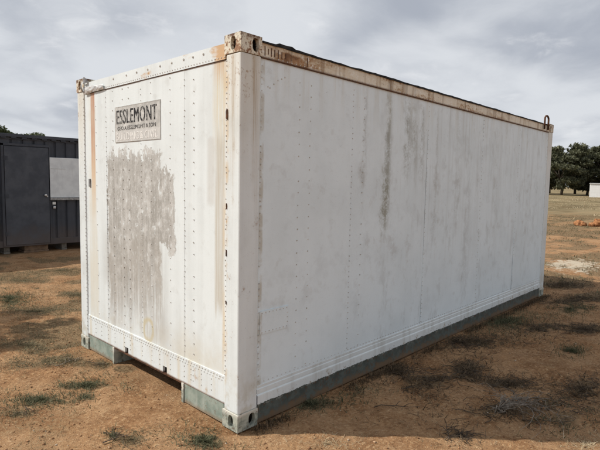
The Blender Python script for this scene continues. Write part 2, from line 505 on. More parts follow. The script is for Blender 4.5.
def f_siderail(g, c, x, y, z, n):
    k = g.noise(g.vmul(n['P'], (1.6, 3, 7)), 1.0, 6, .68)
    near = g.ss(x, 2.6, .1)
    c = g.mix(g.ss(k + near * .10, .44, .62) * .6, c, (.55, .43, .27))
    c = g.mix(g.ss(k + near * .10, .55, .66) * .75, c, (.36, .195, .085))
    c = g.mix(g.ss(n['med'] * .6 + k * .4 + near * .05, .58, .66) * .8, c, RUST2)
    c = g.mix(g.ss(n['fine'] * .5 + k * .5, .53, .60) * .7, c, (.30, .15, .06))
    c = g.mix(g.ss(n['fine'] * .6 + n['med'] * .4, .47, .38) * .75, c, (.80, .78, .71))
    c = g.mix(g.ss(n['strk'], .52, .62) * .5, c, (.24, .14, .075))
    bars = g.ss(g.noise(g.xyz(x * 7.0, 2.0, z * .5), 1.0, 3, .5), .60, .68)
    c = g.mix(bars * .35, c, (.09, .055, .03))
    c = g.mix(g.ss(z, 2.485, 2.468) * .8, c, RUST2)
    return c


def f_skirt(g, c, x, y, z, n):
    lo = g.ss(z + (n['med'] - .5) * .03 + (n['fine'] - .5) * .03, .1415, .137)
    c = g.mix(g.ss(n['fine'] * .5 + n['med'] * .5, .55, .62) * g.ss(z, .20, .14) * .7, c, (.20, .13, .08))
    c = g.mix(g.ss(n['strk'], .5, .66) * .35, c, (.50, .50, .46))
    c = g.mix(lo, c, (.085, .10, .085))
    c = g.mix(g.ss(n['med'], .58, .7) * g.ss(z, .22, .15) * .6, c, (.45, .36, .22))
    return c


def f_low(g, c, x, y, z, n):
    c = g.mix(g.ss(n['strk'], .5, .68) * .5, c, (.66, .55, .36))
    c = g.mix(g.ss(z + (n['med'] - .5) * .06, .335, .315) * 0.0 + g.ss(n['med'], .6, .72) * .5, c, (.48, .30, .14))
    c = g.mix(g.ss(z + (n['med'] - .5) * .02, .168, .150) * .9, c, (.15, .07, .035))
    return c


def f_none(g, c, x, y, z, n): return c


M_front = paint('front_sheet_paint', f_front)
M_side = paint('side_sheet_paint', f_side, base=(.77, .86, .90), dull=(.71, .795, .83), chips=.4, ks=.15)  # base cooler and lighter than the front, offsetting warm ground bounce
M_post = paint('post_paint', f_post, chips=.7)
M_toprail = paint('front_rail_paint', f_toprail)
M_siderail = paint('side_rail_paint', f_siderail, rough=.75, base=(.76, .71, .60), dull=(.66, .59, .46))
M_skirt = paint('skirt_paint', f_skirt, rough=.45)
M_low = paint('kick_plate_paint', f_low)
M_white = paint('plain_white_paint', f_none)

M_cast, g = mat('rusty_cream_casting')
P = g.pos(); x, y, z = g.sep(P)
md = g.noise(P, 17, 5, .65); fi = g.noise(P, 60, 4, .6)
c = g.mix(g.ss(md, .45, .6) * .6, (.70, .655, .54), (.56, .45, .28))
c = g.mix(g.ss(md * .6 + fi * .4, .49, .56) * .85, c, RUST1)
c = g.mix(g.ss(fi, .56, .64) * .7, c, RUST2)
c = g.mix(g.ss(z, 2.545, 2.585) * g.ss(md, .38, .55) * .9, c, RUST2)
g.out(c, .75, bump=md + fi, bstr=.5, bdist=.004)

M_castlow, g = mat('dirty_green_casting')
P = g.pos(); x, y, z = g.sep(P)
md = g.noise(P, 19, 5, .65); fi = g.noise(P, 70, 4, .6)
c = g.mix(g.ss(md, .4, .6), (.42, .43, .36), (.24, .265, .225))
c = g.mix(g.ss(z + (md - .5) * .10, .085, .12), c, (.66, .64, .57))
c = g.mix(g.ss(md * .5 + fi * .5, .54, .60) * .8, c, (.15, .10, .06))
g.out(c, .8, bump=md + fi, bstr=.5, bdist=.004)

M_green, g = mat('faded_green_paint')
P = g.pos(); x, y, z = g.sep(P)
md = g.noise(P, 12, 5, .65); st = g.noise(g.vmul(P, (16, 16, 1.2)), 1, 4, .6)
c = g.mix(g.ss(md, .36, .64), (.215, .265, .225), (.315, .36, .31))
c = g.mix(g.ss(st, .53, .68) * .5, c, (.42, .44, .39))
c = g.mix(g.ss(g.noise(P, 35, 5, .7), .57, .66) * .7, c, (.16, .09, .05))
c = g.mix(g.ss(z + (md - .5) * .05, .045, .005) * .7, c, (.24, .155, .09))
g.out(c, .7, bump=md, bstr=.3, bdist=.004)

M_green_shade, g = mat('shade_darkened_green_rail')
P = g.pos(); x, y, z = g.sep(P)
md = g.noise(P, 12, 5, .65)
c = g.mix(g.ss(md, .36, .64), (.06, .072, .064), (.105, .12, .105))  # the sills' green, darkened in colour for the shaded long side
c = g.mix(g.ss(g.noise(P, 35, 5, .7), .53, .62) * .75, c, (.11, .06, .033))
c = g.mix(g.ss(z + (md - .5) * .22, .065, .01) * .75, c, (.19, .115, .06))
c = g.mix(g.ss(z + (md - .5) * .10 + (g.noise(P, 45, 4, .7) - .5) * .08, .126, .132) * .35, c, (.45, .46, .43))
g.out(c, .75, bump=md, bstr=.3, bdist=.004)


def simple(name, a, b, scale=12, rough=.8, metal=0, bs=.3, spec=.3):
    m, g = mat(name)
    P = g.obj()
    n = g.noise(P, scale, 5, .62)
    g.out(g.mix(g.ss(n, .34, .66), a, b), rough, bump=n, bstr=bs, bdist=.006, metal=metal, spec=spec)
    return m


M_rust = simple('dark_rusted_steel', (.045, .025, .017), (.14, .062, .03), 30)
M_black = simple('black_roof_membrane', (.010, .010, .011), (.035, .034, .033), 14, .85)
M_rivet = simple('dirty_rivet', (.40, .385, .35), (.62, .61, .58), 40, .7)
M_rivetp = simple('painted_rivet', (.46, .455, .43), (.66, .66, .64), 40, .65)
M_steeld = simple('underframe_steel', (.03, .026, .022), (.07, .05, .035), 9)
M_foil = simple('torn_bright_flashing', (.72, .72, .70), (.55, .55, .54), 20, .35, .25)
M_zinc = simple('grey_torn_metal', (.20, .20, .20), (.36, .36, .36), 25, .5, .4)

M_void = simple('hole_shade_black', (.006, .005, .004), (.014, .011, .009), 30, .95, spec=.05)  # near-black colour painting the shade inside the casting holes

# ------------------------------------------------------------------ the white container (near bottom corner at the origin)
LX, WY, HZ = 6.058, 2.438, 2.591
box_ = thing('shipping_container', 'long white riveted steel shipping container with rust stains standing on red sand', 'container')


def wav(a, b, k, amp):
    return float((fbm(np.array([a]), np.array([b]), .9, 3, k)[0] - .5) * 2 * amp)


def casting(x0, y0, z0, sx, sy, m):
    """hollow corner block with an oval hole in each outward side; sx, sy say which way is outward"""
    mb = MB()
    dx, dy, dz = .178, .162, .118
    x1, y1, z1 = x0 + dx, y0 + dy, z0 + dz
    mb.quad((x0, y0, z1), (x1, y0, z1), (x1, y1, z1), (x0, y1, z1)); mb.quad((x0, y0, z0), (x0, y1, z0), (x1, y1, z0), (x1, y0, z0))
    xi, yi = (x1 if sx < 0 else x0), (y1 if sy < 0 else y0)
    mb.quad((xi, y0, z0), (xi, y1, z0), (xi, y1, z1), (xi, y0, z1)); mb.quad((x0, yi, z0), (x1, yi, z0), (x1, yi, z1), (x0, yi, z1))
    N = 24

    def holed(org, U, Vv, nin, w, h, cu, cv, ru, rv):
        ring, edge, deep = [], [], []
        for k in range(N):
            t = 2 * math.pi * (k + .5) / N
            cu_, sv_ = math.cos(t), math.sin(t)
            ring.append((cu + ru * math.copysign(abs(cu_) ** .8, cu_), cv + rv * math.copysign(abs(sv_) ** .8, sv_)))
            s = min((w - cu if cu_ > 0 else cu) / max(abs(cu_), 1e-6), (h - cv if sv_ > 0 else cv) / max(abs(sv_), 1e-6))
            edge.append((cu + s * cu_, cv + s * sv_))
        P_ = lambda q, dd=0: tuple(org + U * q[0] + Vv * q[1] + nin * dd)
        for k in range(N):
            j = (k + 1) % N
            a, b = edge[k], edge[j]
            corner = None
            if abs(a[0] - b[0]) > 1e-6 and abs(a[1] - b[1]) > 1e-6:
                corner = (0 if min(a[0], b[0]) < 1e-6 else w, 0 if min(a[1], b[1]) < 1e-6 else h)
            if corner: mb.quad(P_(ring[k]), P_(a), P_(corner), P_(b), P_(ring[j]))
            else: mb.quad(P_(ring[k]), P_(a), P_(b), P_(ring[j]))
            mb.quad(P_(ring[k]), P_(ring[j]), P_(ring[j], .03), P_(ring[k], .03))
    xo, yo = (x0 if sx < 0 else x1), (y0 if sy < 0 else y1)
    # end face (normal along x): hole a little towards the outer side
    holed(Vector((xo, y0, z0)), Vector((0, 1, 0)), Vector((0, 0, 1)), Vector((-sx, 0, 0)), dy, dz, dy * (.46 if sy < 0 else .54), dz * .5, .026, .042)
    holed(Vector((x0, yo, z0)), Vector((1, 0, 0)), Vector((0, 0, 1)), Vector((0, -sy, 0)), dx, dz, dx * (.70 if sx < 0 else .30), dz * .5, .028, .042)
    o = mb.build('corner_casting', m, box_)
    MB().box((x0 + .032, y0 + .032, z0 + .004), (x1 - .032, y1 - .032, z1 - .004)).build('casting_shade_block', M_void, o)  # added black block standing in for shade behind the holes
    return o


for z0, m in ((0, M_castlow), (HZ - .118, M_cast)):
    for x0, sx in ((0, -1), (LX - .178, 1)):
        for y0, sy in ((0, -1), (WY - .162, 1)):
            casting(x0, y0, z0, sx, sy, m)
for x0, x1 in ((.004, .176), (LX - .176, LX - .004)):
    for y0, y1 in ((.004, .150), (WY - .150, WY - .004)):
        MB().box((x0, y0, .1185), (x1, y1, HZ - .1185)).build('corner_post', M_post, box_, bevel=.010)

# front sheets, each lapped a little over the next
FS = [.1505, .635, 1.25, 1.862, 2.2875]
for i in range(4):
    y0, y1 = FS[i], FS[i + 1]
    off = .0142 if i % 2 else .0155
    mb = MB()
    mb.sheet(lambda u, v: (off + wav(y0 + (y1 - y0) * u, .3 + 2.1 * v, i, .0014), y1 + (y0 - y1) * u, .332 + 2.11 * v), 14, 44)
    mb.quad((off, y0, .332), (off, y0, 2.442), (off + .02, y0, 2.442), (off + .02, y0, .332))
    mb.quad((off, y1, .332), (off + .02, y1, .332), (off + .02, y1, 2.442), (off, y1, 2.442))
    mb.build('front_sheet', M_front, box_, smooth=True)

# front kick plate with two square tie holes
mb = MB()
y0, y1, z0, z1 = .1505, 2.2875, .150, .345
hs = [(.875, .935), (1.492, 1.552)]
edges = [y0] + [v for h in hs for v in h] + [y1]
for k in range(len(edges) - 1):
    a, b = edges[k], edges[k + 1]
    if (a, b) in hs:
        mb.box((.0095, a, .205), (.03, b, z1))
        mb.quad((.045, a, z0), (.045, b, z0), (.045, b, .205), (.045, a, .205))
    else: mb.box((.0095, a, z0), (.03, b, z1))
mb.build('kick_plate', M_low, box_)
for a, b in hs: MB().box((.032, a - .01, .152), (.06, b + .01, .215)).build('tie_hole', M_steeld, box_)
# green sills either side of the tunnel opening
for a, b in ((.163, .665), (1.752, 2.275)):
    MB().box((.0125, a, .004), (.05, b, .1485)).build('front_sill', M_green, box_, bevel=.003)
MB().box((.004, .640, -.012), (.20, .667, .1485)).build('tunnel_flange', M_castlow, box_)
MB().box((.004, 1.750, -.004), (.20, 1.775, .1485)).build('tunnel_flange', M_castlow, box_)
MB().box((.012, .668, .1365), (.05, 1.7495, .1488)).build('tunnel_lip', M_rust, box_)
# underframe
MB().box((.06, .06, .150), (LX - .06, WY - .06, .19)).build('floor_pan', M_steeld, box_)
for k in range(9): MB().box((.55 + k * .62, .08, .045), (.60 + k * .62, WY - .08, .1495)).build('cross_member', M_steeld, box_)

# front top rail and its torn left end
MB().sheet(lambda u, v: (.0075 + wav(u * 2, v, 6, .002), 2.275 - 2.112 * u, 2.447 + .098 * v + wav(u * 3, 4.1, 5, .004) * v), 60, 3).build('front_top_rail', M_toprail, box_, smooth=True)
MB().box((.009, .165, 2.449), (.06, 2.273, 2.537)).build('front_rail_core', M_toprail, box_)
mb = MB()
def flap(u, v):
    y = 2.268 - .40 * u
    k = 1 - u
    return (-.002 - .006 * v * (1 - v) * 4 - .010 * k * v + wav(u * 9, v * 4, 3, .004), y, 2.438 + .012 * u + (.040 + .030 * k) * v + wav(u * 7, v * 2, 5, .008))
mb.sheet(flap, 30, 6)
mb.build('torn_flashing', M_foil, box_)
mb = MB()
mb.sheet(lambda u, v: (.002 - .025 * math.sin(u * 3), 2.270 - .085 * u, 2.535 + .055 * math.sin(u * 2.6) * v + wav(u * 9, v, 2, .01)), 10, 4)
mb.sheet(lambda u, v: (-.012 - .02 * math.sin(v * 3), 2.272 - .03 * u, 2.455 + .1 * v), 4, 8)
mb.build('curled_flashing_end', M_zinc, box_)
# dark gap under the rail
MB().box((.0100, .165, 2.4425), (.02, 1.86, 2.4468)).build('rail_seam', M_rust, box_)

# side sheets
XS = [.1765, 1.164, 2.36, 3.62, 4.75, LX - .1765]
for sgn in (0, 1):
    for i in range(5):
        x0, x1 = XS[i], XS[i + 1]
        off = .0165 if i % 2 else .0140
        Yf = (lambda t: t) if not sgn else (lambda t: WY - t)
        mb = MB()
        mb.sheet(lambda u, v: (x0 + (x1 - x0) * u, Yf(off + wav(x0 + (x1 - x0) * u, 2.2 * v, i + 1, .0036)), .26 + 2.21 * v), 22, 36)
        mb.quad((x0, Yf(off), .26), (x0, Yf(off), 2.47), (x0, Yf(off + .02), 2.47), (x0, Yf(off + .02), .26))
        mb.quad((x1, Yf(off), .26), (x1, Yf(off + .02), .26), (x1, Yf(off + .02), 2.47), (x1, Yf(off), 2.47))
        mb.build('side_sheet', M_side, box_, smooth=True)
    # ribbed skirt: an extruded profile
    prof = [(.020, .272), (.0115, .268), (.0115, .257), (.0150, .254), (.0150, .246), (.0090, .242), (.0090, .216), (.0130, .213), (.0130, .206), (.005, .201), (.004, .196), (.004, .134), (.03, .130)]
    mb = MB()
    nseg = 60
    for k in range(nseg):
        xa, xb = .1785 + (LX - .357) * k / nseg, .1785 + (LX - .357) * (k + 1) / nseg
        for (a, za), (b, zb) in zip(prof, prof[1:]):
            mb.quad((xa, Yf(a), za), (xb, Yf(a), za), (xb, Yf(b), zb), (xa, Yf(b), zb))
    mb.build('ribbed_skirt', M_skirt, box_)
    ya, yb = sorted((Yf(.012), Yf(.06)))
    MB().box((.1795, ya, .000), (LX - .1795, yb, .1375)).build('bottom_rail', M_green_shade, box_, bevel=.004)
    ya, yb = sorted((Yf(.006), Yf(.06)))
    MB().box((.1795, ya, 2.468), (LX - .1795, yb, 2.565)).build('side_top_rail', M_siderail, box_, bevel=.003)
    ya, yb = sorted((Yf(.004), Yf(.02)))
    MB().box((.1795, ya, 2.4625), (LX - .1795, yb, 2.4675)).build('rail_seam', M_rust, box_)

# rust-eaten slots at the near end of the side rail
for k, (sx_, hh) in enumerate(((.205, .05), (.235, .03), (.262, .045), (.292, .04), (.325, .045), (.358, .035), (.395, .03), (.61, .05))):
    MB().box((sx_, .0035, 2.513 - hh * .6), (sx_ + .006, .012, 2.513 + hh * .6)).build('rail_slot', M_rust, box_)

# back wall, roof and ragged black membrane
MB().box((LX - .02, .1505, .12), (LX - .008, WY - .1505, 2.565)).build('back_wall', M_white, box_)
MB().box((.0605, .061, 2.548), (LX - .021, WY - .061, 2.560)).build('roof', M_white, box_)
for sgn in (0, 1):
    mb = MB()
    n = 150
    rs = random.Random(5 + sgn)
    pr = []
    for k in range(n + 1):
        x = .181 + (LX - .37) * k / n
        t = 2.573 + .006 * wav(x * 3, 1.7, 2, 1) + .004 * wav(x * 17, 3.3, 4, 1)
        if .30 < x < .46: t += .012
        if 1.2 < x < 1.26: t += .004
        b = 2.5600 + .005 * wav(x * 15, 8.3, 5, 1)
        yo = -.005 + .006 * wav(x * 9, 5.5, 6, 1)
        pr.append((x, yo, b, t))
    Yf = (lambda t: t) if not sgn else (lambda t: WY - t)
    for (xa, ya, ba, ta), (xb, yb, bb, tb) in zip(pr, pr[1:]):
        mb.quad((xa, Yf(ya), ba), (xb, Yf(yb), bb), (xb, Yf(yb), tb), (xa, Yf(ya), ta))
        mb.quad((xa, Yf(ya), ta), (xb, Yf(yb), tb), (xb, Yf(.22), tb - .012), (xa, Yf(.22), ta - .012))
        mb.quad((xa, Yf(ya), ba), (xa, Yf(.05), ba), (xb, Yf(.05), bb), (xb, Yf(yb), bb))
    mb.build('roof_membrane', M_black, box_)

# lifting loop on the far end
pts = [(5.600, -.016, 2.49)] + [(5.600, -.016, 2.61)]
for k in range(9):
    a = math.pi - math.pi * k / 8
    pts.append((5.680 + .080 * math.cos(a), -.016, 2.632 + .052 * math.sin(a)))
pts += [(5.760, -.016, 2.61), (5.760, -.016, 2.49)]
MB().tube(pts, .013, 8).build('lifting_loop', M_rust, box_, smooth=True)

# rusted stubs along the near post
for zc, h in ((2.095, .075), (1.50, .045), (1.19, .05), (.86, .025)):
    mb = MB(); w = .0045 if h < .07 else .014
    ring = [(.133 + w * math.cos(t) * random.uniform(.5, 1.2), zc + h * .5 * math.sin(t) * random.uniform(.8, 1.15)) for t in [2 * math.pi * q / 9 for q in range(9)]]
    for q in range(9):
        a, b = ring[q], ring[(q + 1) % 9]
        mb.quad((.006, *a), (.006, *b), (-.001, *b), (-.001, *a))
    mb.quad(*[(-.001, *a) for a in ring])
    mb.build('hinge_stub', M_rust, box_)
MB().box((.003, 2.185, 1.585), (.014, 2.215, 1.66)).build('hinge_stub', M_zinc, box_, bevel=.003)

# riveted repair plate low on the side
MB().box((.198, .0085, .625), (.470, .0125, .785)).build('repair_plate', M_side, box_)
# rivets: hundreds, about a pixel each
rv, rvp, rvs = MB(), MB(), MB()
NF, NS = (-1, 0, 0), (0, -1, 0)
def vrow(mb, y, z0, z1, step, r=.0055, x=.0125):
    z = z0
    while z < z1:
        random.random() < .92 and mb.dome((x, y + random.uniform(-.003, .003), z + random.uniform(-.004, .004)), NF, r * random.uniform(.8, 1.15), .004); z += step
vrow(rv, .141, .36, 2.44, .034, .0055, .004)
vrow(rv, 2.296, .20, 2.44, .038, .006, .004)
for yy, st, mb in ((.522, .082, rv), (.636, .043, rvp), (.825, .084, rv), (1.10, .084, rvp), (1.252, .043, rvp), (1.455, .084, rv), (1.558, .084, rv), (1.735, .084, rvp), (1.862, .043, rvp), (2.06, .12, rvp)):
    vrow(mb, yy, .40, 2.42, st, .0052 if st > .08 else .0042)
y = .17
while y < 2.27:
    rv.dome((.0095, y, .332), NF, .0062, .004); rvp.dome((.0095, y + .012, .312), NF, .0055, .004)
    if y < 1.84: rvp.dome((.0078, y, 2.462), NF, .0052, .004)
    y += .034
for yy in (.30, .42, .522, .55, .636, .825, .98, 1.10, 1.252, 1.455, 1.558, 1.735, 1.862, 2.0, 2.12):
    for zz in (.285, .245, .205): rv.dome((.0095, yy, zz), NF, .006, .004)
for yy in (.40, .522, .636, .79, .95, 1.13, 1.30, 1.47, 1.70): rv.dome((.0068, yy, 2.515), NF, .010, .006)
tag(rv.build('rivets', M_rivet, box_), kind='stuff')
tag(rvp.build('rivets', M_rivetp, box_), kind='stuff')
def srow(mb, x, z0, z1, step, r=.0055, y=.0135):
    z = z0
    while z < z1:
        random.random() < .9 and mb.dome((x + random.uniform(-.003, .003), y, z + random.uniform(-.004, .004)), NS, r * random.uniform(.8, 1.15), .004); z += step
r1, r2 = MB(), MB()
srow(r1, .190, .30, 2.45, .040, .0058)
for xx, st, mb in ((.552, .086, r1), (.668, .086, r1), (1.172, .043, r2), (1.322, .086, r2), (2.37, .045, r2), (3.63, .045, r2), (4.76, .05, r2), (LX - .19, .05, r2)):
    srow(mb, xx, .30, 2.44, st, .006 if st > .08 else .0048)
x = .20
while x < LX - .2:
    r2.dome((x, .006, 2.478), NS, .0055, .004); r2.dome((x, .013, .288), NS, .005, .003)
    if random.random() < .12: r1.dome((x, .0035, .165), NS, .007, .005)
    x += .043
for k in range(8):
    r2.dome((.215 + k * .034, .0085, .772), NS, .0055, .004); r2.dome((.215 + k * .034, .0085, .638), NS, .0055, .004)
for k in range(3): r2.dome((.46, .0085, .67 + k * .034), NS, .005, .004)
for k, (xx, zz) in enumerate(((.262, 2.285), (.298, 2.315), (.335, 2.345), (.37, 2.36), (.245, 2.29), (.40, 2.375))): r1.dome((xx, .0135, zz), NS, .007, .004)
tag(r1.build('rivets', M_rivet, box_), kind='stuff')
tag(r2.build('rivets', M_rivetp, box_), kind='stuff')

# painted company board
M_board, g = mat('weathered_grey_board')
P = g.obj()
x, y, z = g.sep(P)
n = g.noise(P, 14, 5, .65); f = g.noise(P, 60, 4, .6)
c = g.mix(g.ss(n, .35, .65), (.40, .395, .375), (.55, .545, .52))
c = g.mix(g.ss(z, 2.070, 2.062) * .6, c, (.60, .595, .575))
c = g.mix(g.ss(f * .6 + n * .4, .55, .63) * .7, c, (.72, .71, .68))
c = g.mix(g.ss(f, .36, .28) * .6, c, (.22, .21, .19))
g.out(c, .8, bump=f, bstr=.2, bdist=.003)
sign = MB().box((.0105, .953, 1.974), (.0125, 1.686, 2.272)).build('sign_board', M_board, box_)
M_edge = simple('sign_border', (.36, .355, .335), (.50, .49, .465), 30)
for a, b in (((.0098, .953, 2.2655), (.0104, 1.686, 2.272)), ((.0098, .953, 1.974), (.0104, 1.686, 1.979)), ((.0098, .953, 1.979), (.0104, .958, 2.2655)), ((.0098, 1.681, 1.979), (.0104, 1.686, 2.2655))):
    MB().box(a, b).build('sign_border', M_edge, sign)


def ink(name, dark, worn, lo, hi):
    m, g = mat(name)
    P = g.obj()
    n = g.noise(P, 38, 5, .65)
    g.out(g.mix(g.ss(n, lo, hi), dark, worn), .8, spec=.2)
    return m


M_ink, M_ink2 = ink('worn_black_lettering', (.022, .022, .024), (.30, .295, .28), .46, .64), ink('faded_pale_lettering', (.80, .79, .76), (.56, .55, .53), .48, .66)


def letters(words, ya, yb, za, zb, m, bold, xf):
    """one line of painted lettering, one mesh for each word"""
    mes, wid = [], []
    for w in words:
        cu = bpy.data.curves.new('lettering', 'FONT')
        cu.body = w; cu.space_character = 1.08; cu.resolution_u = 3
        tmp = bpy.data.objects.new('lettering_tmp', cu)
        C.objects.link(tmp)
        me = bpy.data.meshes.new_from_object(tmp)
        bpy.data.objects.remove(tmp)
        mes.append(me); co = np.array([v.co[:] for v in me.vertices]); wid.append((co[:, 0].min(), co[:, 0].max()))
    gap = .28
    total = sum(b - a for a, b in wid) + gap * (len(words) - 1)
    cap = .73
    at_ = 0.0
    for me, (lo, hi) in zip(mes, wid):
        mb = MB()
        for dx_, dp in ((0, 0), (bold, .00012), (-bold, .00024)):
            b0 = len(mb.v)
            for v in me.vertices:
                u = (v.co.x - lo + at_ + dx_) / total
                mb.v.append((xf - dp, ya + (yb - ya) * u, za + (zb - za) * v.co.y / cap))
            mb.f += [tuple(b0 + k for k in p.vertices) for p in me.polygons]
        mb.build('lettering', m, sign)
        at_ += hi - lo + gap


letters(['ESSLEMONT'], 1.655, 1.005, 2.128, 2.250, M_ink, .028, .0096)
letters(['GEO.A.ESSLEMONT', '&', 'SON'], 1.640, 1.020, 2.075, 2.107, M_ink, .015, .0096)
letters(['BUILDING', '&', 'CIVIL'], 1.655, .995, 1.992, 2.055, M_ink2, .022, .0096)

# ------------------------------------------------------------------ the dark container behind
M_dark, g = mat('charcoal_painted_steel')
P = g.obj(); n = g.noise(P, 2.2, 5, .6); st = g.noise(g.vmul(P, (9, 9, .6)), 1, 4, .6)
c = g.mix(g.ss(n * .5 + st * .5, .38, .64), (.036, .041, .052), (.058, .064, .078))
c = g.mix(g.ss(g.noise(P, 14, 5, .65), .58, .72) * .3, c, (.085, .078, .07))
zz_ = g.sep(P)[2]
c = g.mix(g.ss(zz_ + (n - .5) * .9, .75, .16) * .45, c, (.14, .10, .075))
g.out(c, .6, bump=n, bstr=.1, bdist=.01, spec=.3)
M_door, g = mat('charcoal_door_paint')
P = g.obj(); n = g.noise(P, 3.2, 5, .6)
c = g.mix(g.ss(n, .36, .64), (.046, .052, .066), (.070, .077, .092))
c = g.mix(g.ss(g.sep(P)[2] + (n - .5) * .9, .7, .18) * .4, c, (.14, .10, .075))
c = g.mix(g.ss(g.noise(g.vmul(P, (8, 8, 3)), 1, 6, .7), .60, .70) * .4, c, (.115, .11, .11))
g.out(c, .55, spec=.3)
DX, DY, DZ, DL, DH = -2.4, 9.2, .165, 6.06, 2.375
dk = thing('site_container', 'charcoal corrugated site container with a flat door and a white shutter panel', 'container', (DX, DY, 0))
M_shut, g = mat('chalky_shutter_paint')
P = g.obj(); n = g.noise(P, 4, 5, .65); f = g.noise(g.vmul(P, (30, 30, 2)), 1, 4, .6)
c = g.mix(g.ss(n, .38, .62), (.68, .71, .72), (.58, .605, .62))
c = g.mix(g.ss(f, .58, .72) * .3, c, (.42, .42, .42))
g.out(c, .65, spec=.3)
dl = lambda wx: wx - DX
mb = MB()
# corrugated sheet: flat fields with narrow deep grooves, left out where the door stands
xa = 0.10
grooves = [dl(2.31) + .222 * k for k in range(-20, 8)]
x = .08
poly = [(x, .02)]
for gx_ in grooves:
    if gx_ - .03 <= x or gx_ + .03 > DL - .08: continue
    poly += [(gx_ - .026, .02), (gx_ - .010, .048), (gx_ + .010, .048), (gx_ + .026, .02)]
poly.append((DL - .08, .02))
for (a, ya), (b, yb) in zip(poly, poly[1:]):
    mb.quad((a, ya, .30), (b, yb, .30), (b, yb, 2.44), (a, ya, 2.44))
mb.build('corrugated_wall', M_dark, dk)
MB().box((0.02, .0, .165), (DL - .02, .10, .30)).build('bottom_rail', M_dark, dk, bevel=.006)
MB().box((0.02, .008, 2.44), (DL - .02, .10, 2.485)).build('top_rail', M_dark, dk, bevel=.004)
MB().box((-.01, -.055, 2.488), (DL + .01, .10, 2.555)).build('eave', M_dark, dk, bevel=.006)
rib0 = None
for k in range(30):
    if rib0 is None: rib0 = MB().box((0, -.048, 2.462), (.10, .0075, 2.4875)).build('eave_rib', M_dark, dk); o = rib0
    else: o = rib0.copy(); C.objects.link(o); o.parent = dk
    o.location.x = .02 + k * .2
for x0 in (0, DL - .16): MB().box((x0, -.004, .165), (x0 + .16, .15, 2.54)).build('corner_post', M_dark, dk, bevel=.008)
for x0 in (0, DL - .16): MB().box((x0, 2.29, .165), (x0 + .16, 2.438, 2.54)).build('corner_post', M_dark, dk, bevel=.008)
MB().box((.03, .12, .17), (DL - .03, 2.42, 2.54)).build('cabin_body', M_dark, dk)
door = MB().box((dl(1.285), -.012, .205), (dl(2.165), .018, 2.30)).build('door', M_door, dk, bevel=.006)
MB().box((dl(1.225), -.020, .19), (dl(1.272), .018, 2.35)).build('door_frame', M_dark, dk)
MB().box((dl(2.172), -.018, .19), (dl(2.192), .018, 2.35)).build('door_frame', M_dark, dk)
MB().box((dl(1.225), -.020, 2.312), (dl(2.192), .018, 2.36)).build('door_frame', M_dark, dk)
mb = MB()
mb.tube([(dl(2.075), -.012, 1.268), (dl(2.075), -.04, 1.268)], .025, 10); mb.tube([(dl(2.075), -.038, 1.268), (dl(2.075), -.07, 1.268)], [.030, .022], 10)
mb.tube([(dl(2.115), -.012, 1.24), (dl(2.115), -.03, 1.24)], .016, 8)
mb.build('door_knob', M_foil, door, smooth=True)
for hz in (.45, 1.25, 2.05):
    mb = MB(); mb.tube([(dl(1.279), -.028, hz - .05), (dl(1.279), -.028, hz + .05)], .010, 8); mb.box((dl(1.288), -.0175, hz - .04), (dl(1.35), -.0125, hz + .04)); mb.build('hinge', M_dark, door)
sh = MB().box((dl(2.178), -.030, 1.215), (dl(3.30), .019, 2.10)).build('window_shutter', M_shut, dk, bevel=.004)
MB().box((dl(2.19), -.034, 1.85), (dl(2.52), -.0305, 1.856)).build('shutter_crease', M_edge, sh)
MB().box((dl(2.168), -.065, 1.155), (dl(3.32), .019, 1.210)).build('window_sill', M_zinc, dk, bevel=.004)
hp = MB().box((dl(2.225), -.015, 1.055), (dl(2.295), .019, 1.115)).build('hasp_plate', M_foil, dk, bevel=.004)
mb = MB(); mb.tube([(dl(2.262), -.02, 1.02 + .0), (dl(2.262), -.02, .965)], [.032, .030], 8); mb.build('padlock', M_foil, hp, smooth=True)

M_timber = simple('weathered_timber', (.16, .105, .07), (.28, .19, .125), 8)
M_conc = simple('shade_darkened_concrete', (.16, .145, .125), (.25, .23, .20), 18)  # concrete colour darkened to paint the shade under the container
def gz(x, y): return float(gh(np.array([x]), np.array([y]))[0])
for bx, w, m, lab, cat, nm in ((1.92, .26, M_timber, 'wide brown timber bearer under the charcoal container below its door', 'bearer', 'timber_bearer'), (1.33, .06, M_conc, 'small grey block under the charcoal container at the hinge side of its door', 'block', 'concrete_block'), (2.52, .06, M_conc, 'small grey block under the charcoal container below its white shutter', 'block', 'concrete_block'), (-2.2, .2, M_timber, 'brown timber bearer under the far free end of the charcoal container', 'bearer', 'timber_bearer'), (3.4, .2, M_timber, 'brown timber bearer under the charcoal container end behind the white container', 'bearer', 'timber_bearer')):
    zb = gz(bx, DY + .3) - .03
    mb = MB()
    mb.box((bx - w, DY + .14, zb), (bx + w, DY + .54, zb + .07)); mb.box((bx - w * .94, DY + .155, zb + .0705), (bx + w * .96, DY + .52, .164))
    tag(mb.build(nm, m, None, bevel=.008), lab, cat, 'blocks under the charcoal container')

# ------------------------------------------------------------------ trees
def leaf_mat(name, a, b, tr):
    m, g = mat(name)
    r = g.attr('rnd')
    c = g.mix(r, a, b)
    g.out(c, .6, spec=.25, trans=g.mix(.5, c, tr))
    return m


M_leaf = leaf_mat('gum_leaves', (.060, .066, .038), (.150, .150, .088), (.12, .13, .06))
M_leaf2 = leaf_mat('green_gum_leaves', (.045, .060, .024), (.125, .145, .06), (.10, .13, .04))
M_bark = simple('grey_brown_bark', (.05, .04, .031), (.11, .092, .074), 5)


